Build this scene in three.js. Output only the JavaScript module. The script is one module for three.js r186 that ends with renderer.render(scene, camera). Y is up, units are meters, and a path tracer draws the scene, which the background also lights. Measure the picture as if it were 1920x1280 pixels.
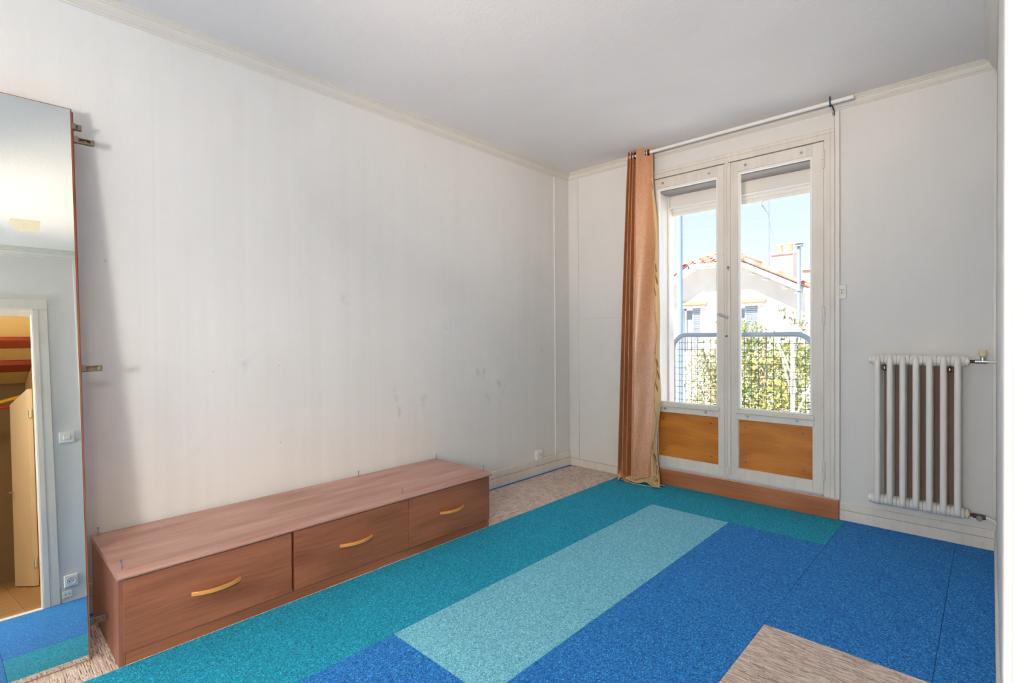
import * as THREE from 'three';
import { RoundedBoxGeometry } from 'three/addons/geometries/RoundedBoxGeometry.js';
import { mergeGeometries, mergeVertices } from 'three/addons/utils/BufferGeometryUtils.js';

// ---------------------------------------------------------------- camera, sky, sun, exposure
const scene = new THREE.Scene();
const camera = new THREE.PerspectiveCamera(2 * Math.atan(640 / 962.44) * 180 / Math.PI, 1.5, 0.01, 400);
camera.position.set(2.6756, 1.1091, 3.5907);
camera.rotation.order = 'YXZ';
camera.rotation.set(-0.00938, 0.75098, -0.00634);
camera.focus = 2.7;
camera.userData.fStop = 11;
scene.add(camera);

const SUN = 16.5, SKY = 1.18, FILL_LAMP = 7.0, FILL_UPLIGHT = 17, HALL_FILL = 5.5;  // sun and sky strength, then the added fill lamps out of view
{ // clear midday air: pale at the horizon, deeper blue overhead, soft ground tone below
  const W = 256, H = 128, d = new Float32Array(W * H * 4);
  for (let r = 0; r < H; r++) {
    const e = ((r + 0.5) / H - 0.5) * Math.PI, up = Math.max(0, Math.sin(e)), k = Math.pow(1 - up, 3);
    const c = e >= 0 ? [0.34 + 0.42 * k, 0.55 + 0.24 * k, 0.92 - 0.02 * k] : [0.5, 0.5, 0.48];
    for (let x = 0; x < W; x++) d.set([...c, 1], (r * W + x) * 4);
  }
  const t = new THREE.DataTexture(d, W, H, THREE.RGBAFormat, THREE.FloatType);
  t.mapping = THREE.EquirectangularReflectionMapping; t.magFilter = t.minFilter = THREE.LinearFilter; t.needsUpdate = true;
  scene.background = t; scene.backgroundIntensity = SKY;
}
const sun = new THREE.DirectionalLight(0xfff3e2, SUN);
sun.position.set(-9, 26, 13); sun.target.position.set(-2, 0, -8);
sun.castShadow = true; sun.shadow.mapSize.set(4096, 4096);
Object.assign(sun.shadow.camera, { left: -22, right: 22, top: 22, bottom: -22, near: 1, far: 80 });
scene.add(sun, sun.target);

const renderer = new THREE.WebGLRenderer({ antialias: true });
renderer.toneMapping = THREE.LinearToneMapping;
renderer.toneMappingExposure = 1.28;
renderer.shadowMap.enabled = true;

// ---------------------------------------------------------------- helpers
let seed = 7;
const rnd = () => { seed = (seed + 0x6d2b79f5) | 0; let t = Math.imul(seed ^ (seed >>> 15), 1 | seed); t = (t + Math.imul(t ^ (t >>> 7), 61 | t)) ^ t; return ((t ^ (t >>> 14)) >>> 0) / 4294967296; };
const rr = (a, b) => a + (b - a) * rnd();
const lerp = (a, b, t) => a + (b - a) * t, clamp = (x, a, b) => Math.max(a, Math.min(b, x));
const smooth = (a, b, x) => { const t = clamp((x - a) / (b - a), 0, 1); return t * t * (3 - 2 * t); };
const P = Math.PI, V = (x, y, z) => new THREE.Vector3(x, y, z);
const used = new Map();
const numbered = (n) => { const k = used.get(n) ?? 0; used.set(n, k + 1); return k ? n + '_' + String(k).padStart(3, '0') : n; };

function flat(g) { const r = g.index ? g.toNonIndexed() : g; for (const k of Object.keys(r.attributes)) if (!['position', 'normal', 'uv'].includes(k)) r.deleteAttribute(k); return r; }
function metreUV(geo, s = 1, du = 0, dv = 0, swap = false) { // uv in metres across the plane each face looks out of
  const g = flat(geo), p = g.attributes.position, n = g.attributes.normal, uv = new Float32Array(p.count * 2);
  for (let i = 0; i < p.count; i += 3) {
    let nx = 0, ny = 0, nz = 0;
    for (let k = 0; k < 3; k++) { nx += Math.abs(n.getX(i + k)); ny += Math.abs(n.getY(i + k)); nz += Math.abs(n.getZ(i + k)); }
    for (let k = 0; k < 3; k++) {
      const x = p.getX(i + k), y = p.getY(i + k), z = p.getZ(i + k);
      let u, v;
      if (nx >= ny && nx >= nz) { u = z; v = y; } else if (ny >= nz) { u = z; v = x; } else { u = x; v = y; }
      if (swap) [u, v] = [v, u];
      uv[(i + k) * 2] = u * s + du; uv[(i + k) * 2 + 1] = v * s + dv;
    }
  }
  g.setAttribute('uv', new THREE.BufferAttribute(uv, 2));
  return g;
}
const merge = (list) => mergeGeometries(list.map(flat), false);
const box = (w, h, d, x = 0, y = 0, z = 0) => new THREE.BoxGeometry(w, h, d).translate(x, y, z);
const span = (x0, x1, y0, y1, z0, z1) => box(x1 - x0, y1 - y0, z1 - z0, (x0 + x1) / 2, (y0 + y1) / 2, (z0 + z1) / 2);
const rbox = (w, h, d, r, x = 0, y = 0, z = 0) => new RoundedBoxGeometry(w, h, d, 2, Math.min(r, w / 2.01, h / 2.01, d / 2.01)).translate(x, y, z);
const rspan = (x0, x1, y0, y1, z0, z1, r = 0.003) => rbox(x1 - x0, y1 - y0, z1 - z0, r, (x0 + x1) / 2, (y0 + y1) / 2, (z0 + z1) / 2);
const cyl = (r0, r1, h, n = 20) => new THREE.CylinderGeometry(r0, r1, h, n);
function bar(a, b, r, n = 10) { const d = b.clone().sub(a), g = cyl(r, r, d.length(), n); g.applyQuaternion(new THREE.Quaternion().setFromUnitVectors(V(0, 1, 0), d.clone().normalize())); return g.translate((a.x + b.x) / 2, (a.y + b.y) / 2, (a.z + b.z) / 2); }
const tube = (pts, r, seg = 40, n = 10, closed = false) => new THREE.TubeGeometry(new THREE.CatmullRomCurve3(pts, closed, 'centripetal'), seg, r, n, closed);
function extrude(pts, depth, bevel = 0, holes = []) {
  const sh = new THREE.Shape(pts.map(([x, y]) => new THREE.Vector2(x, y)));
  for (const h of holes) sh.holes.push(new THREE.Path(h.map(([x, y]) => new THREE.Vector2(x, y))));
  return new THREE.ExtrudeGeometry(sh, { depth, bevelEnabled: bevel > 0, bevelSize: bevel, bevelThickness: bevel, bevelSegments: 2, curveSegments: 16 });
}
const rect = (x0, x1, y0, y1) => [[x0, y0], [x1, y0], [x1, y1], [x0, y1]];

function mesh(name, geo, mat, parent = scene) {
  const m = new THREE.Mesh(geo, mat); m.name = parent === scene ? numbered(name) : name;
  m.castShadow = m.receiveShadow = true; parent.add(m); return m;
}
function child(name, geo, mat, parent) { // numbered inside its own thing
  let n = 0; parent.traverse((o) => { if (o.name.replace(/_\d{3}$/, '') === name) n++; });
  const m = mesh(name, geo, mat, parent); if (n) m.name = name + '_' + String(n).padStart(3, '0'); return m;
}
function thing(name, label, category, pos = [0, 0, 0], group) {
  const g = new THREE.Group(); g.name = numbered(name); g.position.set(...pos); scene.add(g);
  g.userData = { label, category }; if (group) g.userData.group = group; return g;
}
function struct(name, label, geo, mat) { const m = mesh(name, geo, mat); m.userData = { label, kind: 'structure' }; return m; }
function structGroup(name, label, pos = [0, 0, 0]) { const g = new THREE.Group(); g.name = numbered(name); g.position.set(...pos); scene.add(g); g.userData = { label, kind: 'structure' }; return g; }

// ---------------------------------------------------------------- textures
function noise2(px, py, s) { // wrapping value noise: grid of px by py cells, over u,v in 0..1
  const n = px * py, g = new Float32Array(n); let k = s * 7919 + 13;
  for (let i = 0; i < n; i++) { k = (Math.imul(k, 1664525) + 1013904223) | 0; g[i] = (k >>> 8) / 16777216; }
  return (u, v) => {
    const x = (((u % 1) + 1) % 1) * px, y = (((v % 1) + 1) % 1) * py, i = Math.floor(x), j = Math.floor(y);
    let a = x - i, b = y - j; a = a * a * (3 - 2 * a); b = b * b * (3 - 2 * b);
    const at = (ii, jj) => g[(jj % py) * px + (ii % px)];
    return lerp(lerp(at(i, j), at(i + 1, j), a), lerp(at(i, j + 1), at(i + 1, j + 1), a), b);
  };
}
function pixelTex(w, h, fn, srgb = true) {
  const d = new Uint8Array(w * h * 4);
  for (let y = 0; y < h; y++) for (let x = 0; x < w; x++) {
    const c = fn(x / w, y / h), o = (y * w + x) * 4;
    d[o] = clamp(c[0], 0, 255); d[o + 1] = clamp(c[1], 0, 255); d[o + 2] = clamp(c[2], 0, 255); d[o + 3] = 255;
  }
  const t = new THREE.DataTexture(d, w, h); t.wrapS = t.wrapT = THREE.RepeatWrapping; t.magFilter = t.minFilter = THREE.LinearFilter;
  if (srgb) t.colorSpace = THREE.SRGBColorSpace; t.needsUpdate = true; return t;
}
function canvasTex(w, h, draw, srgb = true) {
  const c = document.createElement('canvas'); c.width = w; c.height = h; draw(c.getContext('2d'), w, h);
  const t = new THREE.CanvasTexture(c); t.wrapS = t.wrapT = THREE.RepeatWrapping; if (srgb) t.colorSpace = THREE.SRGBColorSpace; return t;
}
const rgb = (c, k = 0) => `rgb(${c.map((v) => Math.round(clamp(v + k, 0, 255))).join(',')})`;
function pileTex(base, amp, hue = [1, 1, 1]) { // looped pile seen from above: short curved fibres in mixed tones
  return canvasTex(1024, 1024, (g, w) => {
    g.fillStyle = rgb(base); g.fillRect(0, 0, w, w); g.lineCap = 'round';
    for (let i = 0; i < 30000; i++) {
      const x = rnd() * w, y = rnd() * w, a = rnd() * P * 2, L = rr(5, 13), k = (rnd() + rnd() + rnd() - 1.5) * amp;
      g.strokeStyle = rgb(base.map((v, n) => v + k * hue[n])); g.lineWidth = rr(2, 4.2);
      for (const ox of [-w, 0, w]) for (const oy of [-w, 0, w]) {
        const X = x + ox, Y = y + oy; if (X < -20 || Y < -20 || X > w + 20 || Y > w + 20) continue;
        g.beginPath(); g.moveTo(X, Y); g.quadraticCurveTo(X + Math.cos(a + 0.6) * L * 0.5, Y + Math.sin(a + 0.6) * L * 0.5, X + Math.cos(a) * L, Y + Math.sin(a) * L); g.stroke();
      }
    }
  });
}
const pileBump = canvasTex(1024, 1024, (g, w) => {
  g.fillStyle = '#444'; g.fillRect(0, 0, w, w); g.lineCap = 'round';
  for (let i = 0; i < 26000; i++) { const x = rnd() * w, y = rnd() * w, a = rnd() * 7, L = rr(4, 11), k = 40 + rnd() * 190; g.strokeStyle = rgb([k, k, k]); g.lineWidth = rr(3, 5); g.beginPath(); g.moveTo(x, y); g.lineTo(x + Math.cos(a) * L, y + Math.sin(a) * L); g.stroke(); }
}, false);
const ribTones = [[222, 202, 188], [212, 192, 178], [232, 214, 202], [196, 174, 160], [238, 226, 216], [216, 202, 198], [172, 150, 138]];
const ribTex = canvasTex(1024, 1024, (g, w) => { // ribbed beige tile: fine rows, each broken into dashes of several browns
  for (let y = 0; y < w; y += 7) for (let x = -rnd() * 90; x < w;) { const L = rr(20, 130); g.fillStyle = rgb(ribTones[Math.floor(rnd() * rnd() * 7 * 0.999 + rnd() * 1.2) % 7], rr(-9, 9)); g.fillRect(x, y, L, 7); x += L; }
  g.globalAlpha = 0.14; g.fillStyle = '#3a2c24'; for (let y = 0; y < w; y += 7) g.fillRect(0, y + 5.5, w, 1.5); g.globalAlpha = 1;
  for (let i = 0; i < 500; i++) { g.fillStyle = rgb([62, 48, 42], rr(-10, 20)); g.fillRect(rnd() * w, Math.floor(rnd() * 146) * 7 + 2, rr(12, 70), 2.5); }
});
const ribBump = canvasTex(64, 64, (g) => { for (let y = 0; y < 64; y += 8) { g.fillStyle = '#ccc'; g.fillRect(0, y, 64, 8); g.fillStyle = '#222'; g.fillRect(0, y + 6, 64, 2); } }, false);
function grainTex(w, h, base, dark, opt = {}) { // grain runs along u
  const { waves = 9, streak = 90, knot = 0, fine = 0.35, s = 1 } = opt;
  const a = noise2(4, waves, s), b = noise2(6, streak, s + 1), c = noise2(40, 300, s + 2), e = noise2(3, 4, s + 3), f = noise2(2, 3, s + 5);
  return pixelTex(w, h, (u, v) => {
    const bend = (e(u, v) - 0.5) * knot, t = 0.5 * a(u, v + bend) + 0.28 * b(u, v + bend) + fine * 0.5 * c(u, v) + 0.12 * f(u, v);
    const m = clamp((t - 0.22) / 0.72, 0, 1), ring = knot ? 0.05 * Math.sin((v + bend * 2.2) * 34) : 0;
    return base.map((q, n) => lerp(q, dark[n], clamp(m + ring - 0.1, 0, 1)));
  });
}
const plasterBump = (() => { const a = noise2(90, 90, 3), b = noise2(200, 200, 4), c = noise2(20, 20, 5); return pixelTex(512, 512, (u, v) => { const k = 255 * (0.45 * a(u, v) + 0.3 * b(u, v) + 0.25 * c(u, v)); return [k, k, k]; }, false); })();
function wallTex(base, s, amp = 5) { const a = noise2(5, 4, s), b = noise2(13, 9, s + 1), c = noise2(160, 6, s + 2); return pixelTex(768, 512, (u, v) => { const k = (a(u, v) - 0.5) * amp * 1.4 + (b(u, v) - 0.5) * amp + (c(u, v) - 0.5) * amp * 0.25; return base.map((q) => q + k); }); }
const paintTex = (() => { const a = noise2(60, 4, 21), b = noise2(9, 7, 22), c = noise2(140, 50, 23); return pixelTex(512, 512, (u, v) => { const k = (a(u, v) - 0.5) * 9 + (b(u, v) - 0.5) * 10, d = smooth(0.86, 0.99, c(u, v)) * smooth(0.4, 0.8, b(v, u)) * 16; return [226 + k - d, 221 + k - d * 1.15, 212 + k - d * 1.4]; }); })();

const std = (o) => new THREE.MeshStandardMaterial(o);
const tiled = (t, x, y = x) => { const c = t.clone(); c.repeat.set(x, y); c.needsUpdate = true; return c; };
// left wall: painted wallpaper with scuffs where the furniture stood
const leftWallTex = canvasTex(2048, 883, (g, w, h) => {
  const X = (z) => (z / 5.8) * w, Y = (y) => (1 - y / 2.5) * h;
  g.fillStyle = 'rgb(230,229,226)'; g.fillRect(0, 0, w, h);
  for (let i = 0; i < 900; i++) { g.globalAlpha = 0.008; g.fillStyle = rnd() < 0.5 ? '#fff' : '#b9b2a8'; const x = rnd() * w, y = rnd() * h; g.fillRect(x, y, rr(3, 26), rr(90, 700)); }
  for (let i = 0; i < 70; i++) { const x = rnd() * w, y = rnd() * h, r = rr(40, 170), q = g.createRadialGradient(x, y, 0, x, y, r); q.addColorStop(0, rnd() < 0.5 ? 'rgba(255,255,255,0.10)' : 'rgba(196,190,180,0.10)'); q.addColorStop(1, 'rgba(220,220,215,0)'); g.globalAlpha = 1; g.fillStyle = q; g.fillRect(x - r, y - r, 2 * r, 2 * r); }
  g.lineCap = 'round';
  for (const [z, y, dz, dy, a] of [[1.9, 0.76, 0.01, 0.10, 0.13], [1.89, 0.68, -0.02, 0.05, 0.12], [1.72, 0.72, -0.03, 0.08, 0.11], [1.26, 0.88, 0.01, 0.04, 0.1], [1.21, 0.86, 0, 0.06, 0.14], [1.06, 0.8, 0.02, 0.03, 0.15], [1.02, 0.75, -0.03, 0.05, 0.12], [1.16, 0.7, 0.02, 0.05, 0.07], [2.2, 1.3, 0.03, 0.05, 0.05], [0.6, 1.0, 0.01, 0.05, 0.07], [2.7, 1.0, 0.02, 0.03, 0.06]]) {
    for (let k = 0; k < 14; k++) { g.globalAlpha = a * 0.28; g.strokeStyle = '#7c756c'; g.lineWidth = rr(2, 9); const t = rnd(), x0 = X(z + dz * t + rr(-0.012, 0.012)), y0 = Y(y + dy * t + rr(-0.012, 0.012)); g.beginPath(); g.moveTo(x0, y0); g.lineTo(x0 + rr(-5, 5), y0 + rr(-10, 10)); g.stroke(); }
  }
  for (let i = 0; i < 26; i++) { g.globalAlpha = 0.2; g.fillStyle = '#8a8278'; g.beginPath(); g.arc(rnd() * w, rnd() * h, rr(0.8, 2.2), 0, 7); g.fill(); }
});
leftWallTex.wrapS = leftWallTex.wrapT = THREE.ClampToEdgeWrapping;

const M = {
  leftWall: std({ map: leftWallTex, roughness: 0.62, bumpMap: tiled(plasterBump, 9, 5), bumpScale: 0.0006 }),
  wall: std({ map: tiled(wallTex([227, 226, 223], 31, 4), 0.5), roughness: 0.6, bumpMap: tiled(plasterBump, 2), bumpScale: 0.0005 }),
  ceiling: std({ map: tiled(wallTex([234, 232, 230], 41, 3), 0.4), roughness: 0.9, bumpMap: tiled(plasterBump, 1.5), bumpScale: 0.0007 }),
  paint: std({ map: paintTex, roughness: 0.42 }),
  white: std({ color: 0xe6e3dc, roughness: 0.38 }),
  cornice: std({ color: 0xdedad0, roughness: 0.6 }),
  bead: std({ color: 0xf2f1ee, roughness: 0.35 }),
  seam: std({ color: 0x5c564e, roughness: 0.9 }),
  plastic: std({ color: 0xe9e7e0, roughness: 0.3 }), hole: std({ color: 0x2a2826, roughness: 0.6 }),
  teal: std({ map: tiled(pileTex([12, 156, 192], 82, [0.6, 1, 1.05]), 2), roughness: 0.95, bumpMap: tiled(pileBump, 2), bumpScale: 0.003 }),
  mint: std({ map: tiled(pileTex([122, 204, 232], 78, [1, 1, 1]), 2), roughness: 0.95, bumpMap: tiled(pileBump, 2), bumpScale: 0.003 }),
  blue: std({ map: tiled(pileTex([30, 126, 210], 88, [0.8, 1, 1.1]), 2), roughness: 0.95, bumpMap: tiled(pileBump, 2), bumpScale: 0.003 }),
  beige: std({ map: tiled(ribTex, 2), roughness: 0.95, bumpMap: tiled(ribBump, 18), bumpScale: 0.001 }),
  subfloor: std({ color: 0x35302b, roughness: 0.9 }),
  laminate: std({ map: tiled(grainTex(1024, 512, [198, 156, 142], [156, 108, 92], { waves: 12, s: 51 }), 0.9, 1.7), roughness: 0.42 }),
  laminateDrawer: std({ map: tiled(grainTex(1024, 512, [164, 102, 70], [116, 68, 44], { waves: 8, knot: 0.07, s: 61 }), 1.15, 2.3), roughness: 0.42 }),  // shade of the backlit drawer fronts is put into this darker wood
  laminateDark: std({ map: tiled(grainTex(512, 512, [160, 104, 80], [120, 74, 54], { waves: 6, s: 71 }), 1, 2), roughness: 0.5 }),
  edge: std({ color: 0xb4683f, roughness: 0.5 }),
  handle: std({ color: 0xd9964e, roughness: 0.22 }),
  steel: new THREE.MeshStandardMaterial({ color: 0xb9b9bb, roughness: 0.28, metalness: 1 }),
  bronze: new THREE.MeshStandardMaterial({ color: 0x8b7d6a, roughness: 0.32, metalness: 1 }),
  rust: std({ color: 0x6a4434, roughness: 0.7, metalness: 0.3 }),
  mirror: new THREE.MeshStandardMaterial({ color: 0xd9deda, roughness: 0.0, metalness: 1 }),
  plywood: std({ map: tiled(grainTex(1024, 512, [214, 136, 50], [170, 98, 30], { waves: 9, knot: 0.13, s: 81 }), 1.6, 2.2), roughness: 0.4 }),
  threshold: std({ map: tiled(grainTex(1024, 256, [194, 128, 84], [152, 90, 56], { waves: 6, s: 91 }), 1, 4), roughness: 0.5 }),
  glass: new THREE.MeshPhysicalMaterial({ color: 0xffffff, transmission: 1, thickness: 0, roughness: 0, ior: 1.45 }),
  radiator: std({ color: 0xeae8e2, roughness: 0.34 }), cream: std({ color: 0xe6d8b0, roughness: 0.45 }),
  galvanised: new THREE.MeshStandardMaterial({ color: 0x9fb0bf, roughness: 0.5, metalness: 0.35 }),
  wire: std({ color: 0x4a342e, roughness: 0.6 }),
  render: std({ map: tiled(wallTex([196, 193, 188], 101, 8), 0.4), roughness: 0.95 }),
};

// ---------------------------------------------------------------- the room
const W = 2.6964, D = 5.8, H = 2.5, WT = 0.285;
const wp = (x0, x1, y0, y1, z0, z1) => span(x0, x1, y0, y1, z0, z1);
// far wall with the balcony opening
{
  const g = extrude(rect(-0.2, W + 0.2, -0.15, H + 0.15), WT, 0, [rect(0.772, 1.936, 0.0, 2.3)]).translate(0, 0, -WT);
  const w = struct('wall_far', 'off-white wall around the glazed balcony doors', metreUV(g), M.wall);
  // thin hardboard lining sheets with open joints
  const sheets = [[0.002, 0.1075, 0.062, 2.45], [0.1095, 0.748, 0.062, 1.2555], [0.1095, 0.748, 1.2575, 2.45], [0.752, 1.985, 2.349, 2.45], [2.017, W - 0.012, 0.104, 2.45]];
  for (const [a, b, c, d] of sheets) child('panel', metreUV(rspan(a, b, c, d, -0.002, 0.006, 0.0012)), M.wall, w);
}
{
  const g = span(-0.2, 0, -0.15, H + 0.15, -WT, D + 0.2), f = flat(g), p = f.attributes.position, uv = f.attributes.uv;
  for (let i = 0; i < p.count; i++) uv.setXY(i, clamp(p.getZ(i) / 5.8, 0, 1), clamp(p.getY(i) / 2.5, 0, 1));
  const w = struct('wall_left', 'long off-white wall with faint scuffs behind the drawer unit', f, M.leftWall);
  child('panel', metreUV(rspan(-0.002, 0.006, 0.12, 2.45, 0.008, 0.196, 0.002)), M.wall, w);
  child('batten', metreUV(rspan(-0.002, 0.012, 0.12, 2.445, 0.196, 0.206, 0.004)), M.white, w);
}
{ // right wall with the doorway the view is taken from
  const g = extrude(rect(-D - 0.2, WT, -0.15, H + 0.15), 0.145, 0, [rect(-4.086, -3.255, 0.0, 2.048)]).rotateY(P / 2).translate(W, 0, 0);
  struct('wall_right', 'narrow strip of pale wall seen edge-on beside the radiator', metreUV(g), M.wall);
  struct('wall_near', 'wall behind the viewpoint', metreUV(span(-0.2, W + 0.2, -0.15, H + 0.15, D, D + 0.2)), M.wall);
}
struct('ceiling', 'matt off-white plaster ceiling', metreUV(span(-0.2, W + 0.145, H, H + 0.2, -WT, D + 0.2)), M.ceiling);
// cornice: stepped profile swept round the room
function cornice(name, label, a, b, ax) {
  const pr = [[0, -0.062], [0.004, -0.062], [0.006, -0.054], [0.013, -0.05], [0.013, -0.045], [0.019, -0.041], [0.026, -0.03], [0.028, -0.02], [0.034, -0.018], [0.034, -0.012], [0.040, -0.010], [0.040, -0.005], [0.046, -0.004], [0.046, 0], [0, 0]];
  const sh = extrude(pr, b - a);
  if (ax === 'left') sh.rotateY(0).translate(0, H, a);
  if (ax === 'right') sh.scale(-1, 1, 1).translate(W, H, a);
  if (ax === 'far') sh.rotateY(-P / 2).translate(b, H, 0);
  if (ax === 'near') sh.rotateY(P / 2).translate(a, H, D);
  if (ax === 'right') { const f = flat(sh), p = f.attributes.position; for (let i = 0; i < p.count; i += 3) for (const at of [f.attributes.position, f.attributes.normal]) { const t = [at.getX(i + 1), at.getY(i + 1), at.getZ(i + 1)]; at.setXYZ(i + 1, at.getX(i + 2), at.getY(i + 2), at.getZ(i + 2)); at.setXYZ(i + 2, ...t); } f.computeVertexNormals(); return struct(name, label, f, M.cornice); }
  return struct(name, label, sh, M.cornice);
}
cornice('trim_1', 'stepped plaster cornice along the long left wall', 0, D, 'left');
cornice('trim_2', 'stepped plaster cornice above the balcony doors', 0, W, 'far');
cornice('trim_3', 'stepped plaster cornice along the right wall', 0, D, 'right');
cornice('trim_4', 'plaster cornice behind the viewpoint', 0, W, 'near');
// skirting: a lower board and a set-back upper board with a rounded top
function skirting(name, label, low, up) {
  const g = structGroup(name, label);
  child('board', metreUV(low), M.paint, g); if (up) child('board', metreUV(up), M.paint, g);
}
skirting('baseboard_left', 'two-step white skirting board along the left wall', rspan(-0.002, 0.02, 0, 0.067, 0.0, D, 0.003), rspan(-0.002, 0.016, 0.068, 0.123, 0.0, D, 0.006));
skirting('baseboard_far_left', 'low white skirting board beside the curtain', rspan(0.02, 0.752, 0, 0.06, -0.002, 0.017, 0.003));
skirting('baseboard_far_right', 'two-step white skirting board under the radiator', rspan(2.013, W, 0, 0.061, -0.002, 0.014, 0.003), rspan(2.013, W, 0.062, 0.106, -0.002, 0.017, 0.005));
skirting('baseboard_right', 'white skirting board at the foot of the right wall', rspan(W - 0.008, W + 0.002, 0, 0.1, 0.02, 3.18, 0.003));
// corner strip on the right, floor to cornice
struct('trim_5', 'slim vertical corner strip right of the radiator', metreUV(rspan(W - 0.014, W, 0.106, 2.42, 0.0, 0.014, 0.003)), M.white);
struct('trim_6', 'slim vertical batten on the right wall, seen in the mirror', metreUV(rspan(W - 0.008, W, 0.1, 2.45, 2.98, 3.03, 0.003)), M.white);

// carpet tiles, half a metre square, each laid on its own
{
  const fl = struct('floor', 'carpet tile floor in blue, teal, pale mint and beige', span(-0.2, W + 0.05, -0.16, -0.006, -0.28, D + 0.2), M.subfloor);
  const xs = [0.004, 0.04, 0.527, 1.042, 1.54, 2.04, 2.54, W + 0.002], zs = [0, 0.5, 1, 1.5, 2, 2.5, 3, 3.5, 4, 4.5, 5, 5.5, D];
  const kind = (c, r) => {
    if (c === 0) return 'blue'; if (c === 1) return 'beige';
    if (c === 2) return r >= 7 ? 'blue' : 'teal';
    if (r === 0 && c <= 4) return 'teal';
    if (c === 3 && r <= 4) return 'mint';
    if (c === 5 && r === 3) return 'beige';
    return 'blue';
  };
  for (let c = 0; c < 7; c++) for (let r = 0; r < zs.length - 1; r++) {
    const k = kind(c, r), e = 0.0006, x0 = xs[c] + e, x1 = xs[c + 1] - e, z0 = zs[r] + e, z1 = zs[r + 1] - e, lift = rr(-0.0003, 0.0003);
    const across = k === 'beige' && (c === 5 || r === 1 || r === 3 || r === 5 || r === 6 || r === 7);
    child('tile', metreUV(rspan(x0, x1, -0.0062, lift, z0, z1, 0.0012), 1, rnd(), rnd(), across), M[k], fl);
  }
}

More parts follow.
